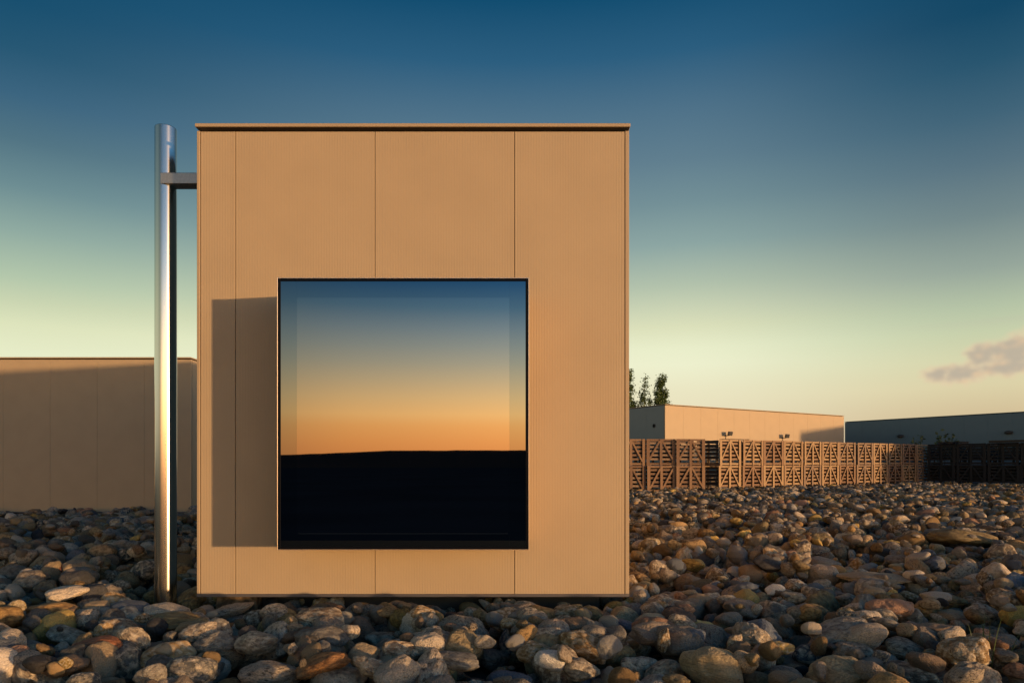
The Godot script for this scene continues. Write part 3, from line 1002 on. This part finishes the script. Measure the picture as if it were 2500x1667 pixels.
func stones() -> void:
	var hero_table := [
	[-2.88, -4.93, 0.145, 0.077, "ochre_lichen"], [-2.08, -3.41, 0.123, 0.054, "rust"], [-2.00, -3.59, 0.100, 0.062, "lichen"], [-1.93, -3.71, 0.060, 0.042, "clay"],
	[-2.97, -4.43, 0.151, 0.050, "ochre"], [-2.73, -4.49, 0.087, 0.047, "tan"], [-2.49, -4.47, 0.117, 0.033, "slate"], [-2.25, -4.45, 0.137, 0.037, "pale"],
	[-2.03, -4.11, 0.187, 0.040, "olive"], [-1.81, -3.89, 0.111, 0.041, "banded"], [-4.04, -6.03, 0.114, 0.050, "rust_dark"], [-3.91, -6.32, 0.087, 0.047, "pale"],
	[-2.64, -4.05, 0.123, 0.039, "lichen"], [-2.47, -3.74, 0.101, 0.034, "tan"], [-2.32, -3.81, 0.087, 0.032, "grey"], [-2.26, -3.39, 0.077, 0.056, "dark"],
	[-2.29, -3.22, 0.071, 0.041, "speckled"], [-1.64, -3.29, 0.089, 0.040, "banded_dark"], [-2.07, -3.17, 0.104, 0.035, "brown"], [-1.89, -3.16, 0.064, 0.031, "tan"],
	[-1.16, -4.10, 0.164, 0.069, "brown_lichen"], [-1.01, -3.64, 0.140, 0.062, "slate_brown"], [-0.88, -3.85, 0.062, 0.059, "ochre"], [-1.52, -4.35, 0.080, 0.049, "lichen_pale"],
	[-1.38, -3.68, 0.107, 0.052, "lichen"], [-1.14, -3.22, 0.138, 0.050, "speckled"], [-0.89, -3.19, 0.122, 0.044, "rust_lichen"], [-0.73, -3.37, 0.077, 0.047, "tan"],
	[-0.65, -3.15, 0.092, 0.040, "lichen"], [-0.43, -3.48, 0.091, 0.057, "pale"], [-0.22, -3.63, 0.095, 0.028, "pale"], [-0.27, -3.25, 0.125, 0.034, "grey"],
	[-0.54, -4.21, 0.096, 0.050, "ochre_lichen"], [-0.74, -4.46, 0.075, 0.044, "tan"], [0.12, -4.13, 0.095, 0.058, "grey"], [0.33, -3.93, 0.130, 0.044, "brown"],
	[1.06, -4.33, 0.106, 0.067, "chocolate"], [0.78, -3.76, 0.126, 0.053, "taupe"], [0.19, -3.73, 0.108, 0.042, "lichen_pale"], [0.11, -3.52, 0.087, 0.047, "ochre_lichen"],
	[0.37, -3.56, 0.071, 0.050, "grey"], [0.57, -3.58, 0.085, 0.060, "olive"], [0.75, -3.37, 0.093, 0.055, "lichen"], [0.98, -3.68, 0.078, 0.039, "slate"],
	[0.18, -3.25, 0.072, 0.041, "white"], [0.33, -3.24, 0.082, 0.043, "lichen"], [-0.01, -3.23, 0.104, 0.045, "slate"], [0.44, -3.16, 0.058, 0.031, "tan"],
	[1.00, -3.99, 0.083, 0.047, "lichen_pale"], [0.98, -3.27, 0.095, 0.046, "olive"], [1.79, -7.15, 0.081, 0.039, "yellow"], [1.61, -5.49, 0.079, 0.039, "clay"],
	[1.37, -5.23, 0.067, 0.038, "tan"], [0.94, -5.01, 0.054, 0.053, "speckled"], [0.55, -4.99, 0.061, 0.039, "speckled"], [2.04, -5.28, 0.076, 0.039, "white"],
	[1.84, -3.82, 0.164, 0.047, "grey"], [2.36, -3.98, 0.199, 0.040, "brown"], [2.46, -4.46, 0.135, 0.055, "clay"], [2.68, -5.03, 0.081, 0.042, "tan"],
	[3.29, -5.20, 0.153, 0.047, "ochre"], [1.56, -3.29, 0.117, 0.054, "brown_lichen"], [1.85, -3.34, 0.071, 0.033, "tan"], [2.04, -3.36, 0.084, 0.042, "brown"],
	[2.24, -3.36, 0.078, 0.039, "lichen"], [3.62, -4.94, 0.089, 0.057, "tan"], [1.58, -4.12, 0.080, 0.055, "brown"], [1.91, -4.38, 0.071, 0.047, "ochre"],
	[5.54, -8.40, 0.383, 0.097, "olive"], [3.01, -5.67, 0.264, 0.038, "tan"], [3.13, -6.83, 0.170, 0.062, "taupe"], [18.04, -25.42, 0.295, 0.097, "ochre"],
	[-1.95, -4.71, 0.147, 0.034, "speckled"], [-1.56, -4.75, 0.057, 0.039, "clay"], [-1.65, -3.82, 0.069, 0.058, "grey"], [1.32, -3.67, 0.088, 0.046, "lichen"],
	[1.32, -3.24, 0.087, 0.040, "grey"], [1.42, -4.47, 0.094, 0.049, "taupe"], [1.84, -5.37, 0.097, 0.044, "slate"], [2.75, -3.85, 0.092, 0.042, "taupe"]]
	H.resize(GNX * GNZ)
	for k in GNZ:
		for i in GNX:
			H[k * GNX + i] = slope(GX0 + i * CELL, GZ0 + k * CELL) - 0.17
	var r := RandomNumberGenerator.new()
	r.seed = 77
	var fine := ico(4)
	var mid := ico(3)
	var big := []
	var small := []
	for i in 20:
		big.append(stone_mesh(fine, 900 + i, [5.0, 8.0, 13.0, 6.5][i % 4], [0.03, 0.055, 0.02, 0.035][i % 4]))
	for i in 12:
		small.append(stone_mesh(mid, 950 + i, [5.5, 11.0, 7.5][i % 3], 0.045))
	var mats := stone_materials()
	# placed stones: x, y, z, a, c, b, yaw, kind, hero
	var all := []
	var near_cells := []
	var far_cells := []
	var s := 0.5
	for k in 66:
		for i in 80:
			var x := GX0 + (i + 0.5) * s
			var z := GZ0 + (k + 0.5) * s
			if z > 1.6 or not in_reach(x, z):
				continue
			if z > -9.5:
				near_cells.append(Vector2(x, z))
			else:
				far_cells.append(Vector2(x, z))
	scatter(near_cells, 12, 0.04, 0.15, 1.4, r, all)
	scatter(far_cells, 14, 0.035, 0.15, 1.6, r, all)
	for h in hero_table:
		var yaw := r.randf_range(-0.35, 0.35)
		var c: float = h[3] * 1.15
		var y := settle(h[0], h[1], h[2], maxf(h[2] * 0.72, c * 0.9), c, yaw, 0.5, slope(h[0], h[1]) + minf(0.06 + c * 1.3, top_limit(h[0], h[1]) + 0.03))
		all.append([h[0], y, h[1], h[2], c, maxf(h[2] * 0.72, c * 0.9), yaw, h[4], true])
	scatter(near_cells, 10, 0.022, 0.075, 1.5, r, all)
	scatter(far_cells, 6, 0.03, 0.08, 1.6, r, all)
	var total := 0.0
	for c in near_cells:
		total += height_at(c.x, c.y)
	print("stones ", all.size(), " mean top ", total / near_cells.size())
	# the 300 that show largest become stones of their own
	var ranked := []
	for j in all.size():
		var q: Array = all[j]
		var d: float = -q[2]
		if d < 2.8:
			continue
		var px: float = q[0] / d
		var py: float = (1.0 - q[1]) / d
		var seen: bool = absf(px) < 0.75 and py < 0.335 and not (d > 5.0 and px > -0.44 and px < 0.17)
		var clear: bool = height_at(q[0], q[2]) < q[1] + q[4] * 1.02 + 0.012
		if q[8]:
			ranked.append([1e6, j])
		elif seen and clear:
			ranked.append([q[3] * (q[4] + 0.2 * q[5]) / (d * d), j])
	ranked.sort_custom(func(a, b): return a[0] > b[0])
	var own := {}
	for j in mini(300, ranked.size()):
		own[ranked[j][1]] = true
	# the bed itself
	var st := new_st()
	for i in 40:
		for k in 33:
			var x := GX0 + i
			var z := GZ0 + k
			var c := []
			for e in [[0, 0], [1, 0], [1, 1], [0, 1]]:
				c.append(Vector3(x + e[0], bed(x + e[0], z + e[1]) - 0.02, z + e[1]))
			quad(st, c[0], c[1], c[2], c[3], Vector3.UP)
	var ground := struct("stone_ground", st.commit(), M.soil)
	var kinds := ["tan", "tan", "tan", "ochre", "ochre", "yellow", "brown", "olive", "grey", "grey", "grey", "taupe", "taupe", "slate", "slate_brown", "lichen", "lichen", "lichen_pale", "lichen_pale", "speckled", "speckled", "banded", "banded", "banded_dark", "brown_lichen", "ochre_lichen", "ochre_lichen", "pale", "pale", "dark", "clay"]
	var lots := {}
	for j in all.size():
		var q: Array = all[j]
		var tilt := Basis(Vector3(r.randfn(), 0, r.randfn()).normalized(), r.randfn() * (0.16 if q[8] else 0.32))
		var b := tilt * Basis(Vector3.UP, q[6]) * Basis.from_scale(Vector3(q[3], q[4], q[5]) * 1.06)
		var t := Transform3D(b, Vector3(q[0], q[1], q[2]))
		if own.has(j):
			var kind: String = q[7] if q[7] else kinds[r.randi() % kinds.size()]
			var o := MeshInstance3D.new()
			o.name = "stone"
			o.mesh = big[r.randi() % big.size()]
			o.material_override = mats[kind][r.randi() % 3 if not q[8] else 0]
			o.transform = t
			ground.add_child(o, true)
			if q[8] and NAMED.has(kind):
				o.set_meta("label", NAMED[kind])
		else:
			var kind2: String = kinds[r.randi() % kinds.size()]
			var c: Vector3 = KINDS[kind2][0] * r.randf_range(0.75, 1.75)
			var lot := r.randi() % 18
			if not lots.has(lot):
				lots[lot] = []
			lots[lot].append([t, c])
	var mass := Node3D.new()
	mass.name = "loose_stones"
	mass.set_meta("kind", "stuff")
	mass.set_meta("label", "mass of small mixed river stones")
	ground.add_child(mass)
	for lot in lots:
		var mm := MultiMesh.new()
		mm.transform_format = MultiMesh.TRANSFORM_3D
		mm.use_colors = true
		mm.mesh = small[lot % small.size()]
		mm.instance_count = lots[lot].size()
		for i in lots[lot].size():
			mm.set_instance_transform(i, lots[lot][i][0])
			var c: Vector3 = lots[lot][i][1]
			mm.set_instance_color(i, Color(c.x, c.y, c.z))
		var o := MultiMeshInstance3D.new()
		o.name = "stone_mass"
		o.multimesh = mm
		o.material_override = mats["mass"][lot % 6]
		mass.add_child(o, true)

func scatter(cells: Array, count: int, least: float, most: float, power: float, r: RandomNumberGenerator, all: Array) -> void:
	for n in count:
		for c: Vector2 in cells:
			var best := Vector2.ZERO
			var low := 99.0
			for t in 7:
				var p := c + Vector2(r.randf() - 0.5, r.randf() - 0.5) * 0.56
				var h := height_at(p.x, p.y) - slope(p.x, p.y)
				if h < low:
					low = h
					best = p
			var a := least + (most - least) * pow(r.randf(), power)
			if not free_ground(best.x, best.y, a):
				continue
			var b := a * r.randf_range(0.5, 0.92)
			var cc := a * r.randf_range(0.4, 0.88)
			var yaw := r.randf() * TAU
			var under := best.x > -2.4 and best.x < 0.98 and best.y < -4.9 + a
			var y := settle(best.x, best.y, a, b, cc, yaw, 0.36, 0.03 if under else slope(best.x, best.y) + top_limit(best.x, best.y))
			if y > -8.0:
				all.append([best.x, y, best.y, a, cc, b, yaw, "", false])

# ---------------------------------------------------------------- small plants

func blade(st: SurfaceTool, root: Vector3, tip: Vector3, sag: float, w: float) -> void:
	var side := (tip - root).cross(Vector3.UP).normalized()
	if side.length() < 0.5:
		side = Vector3.RIGHT
	var last := root
	for i in range(1, 7):
		var f := i / 6.0
		var p := root.lerp(tip, f) + Vector3.UP * sag * sin(f * PI)
		var w0 := w * (1.0 - (i - 1) / 6.0) + 0.0004
		var w1 := w * (1.0 - f) + 0.0004
		var n := (p - last).cross(side).normalized()
		for q in [last - side * w0, last + side * w0, p + side * w1, last - side * w0, p + side * w1, p - side * w1]:
			st.set_normal(n)
			st.add_vertex(q)
		last = p

func small_things() -> void:
	var r := RandomNumberGenerator.new()
	r.seed = 12
	var g := thing("grass_tuft", "sparse dark green grass blades rising between the stones", "grass", Vector3(2.44, 0.0, -3.5))
	for i in 13:
		var st := new_st()
		var root := Vector3(r.randfn() * 0.05, -0.05, r.randfn() * 0.05)
		blade(st, root, root + Vector3(r.randfn() * 0.13, r.randf_range(0.12, 0.34), r.randfn() * 0.1), 0.04, 0.0028)
		part(g, "blade", st.commit(), M.grass_blade)
	var d := thing("straw_tuft", "dry straw and twigs caught at the panel building's corner", "straw", Vector3(1.13, 0.0, -6.15))
	for i in 20:
		var st := new_st()
		var root := Vector3(r.randfn() * 0.08, -0.02 + r.randf() * 0.04, r.randfn() * 0.1)
		blade(st, root, root + Vector3(r.randfn() * 0.14, r.randf_range(0.03, 0.2), r.randfn() * 0.12), 0.03, 0.003)
		part(d, "stalk", st.commit(), M.straw)
	# saplings behind the crates
	var k := 0
	for s in [[18.6, -31.6, 2.45, "leafless-looking"], [19.75, -31.2, 2.62, "tall"], [20.15, -31.0, 2.42, "thin"]]:
		var o := thing("sapling", ["short leafy sapling behind the pallet on the crates", "tallest leafy sapling behind the shaded crates", "slender sapling beside the tallest one behind the shaded crates"][k], "plant", Vector3(s[0], -0.24, s[1]), 0.0, "saplings behind the crates")
		k += 1
		var wood := new_st()
		var lv := new_st()
		for b in 3:
			var tip := Vector3(r.randfn() * 0.15, s[2] + 0.2 - b * 0.14, r.randfn() * 0.15)
			limb(wood, Vector3(0, 0, 0), tip, 0.018, 0.004)
			for i in 46:
				var f := r.randf_range(0.55, 1.0)
				leaf(lv, tip * f + Vector3(r.randfn(), r.randfn(), r.randfn()) * 0.07, r.randf_range(0.1, 0.19), r)
		part(o, "stems", wood.commit(), M.bark)
		part(o, "foliage", lv.commit(), M.weed_leaf)
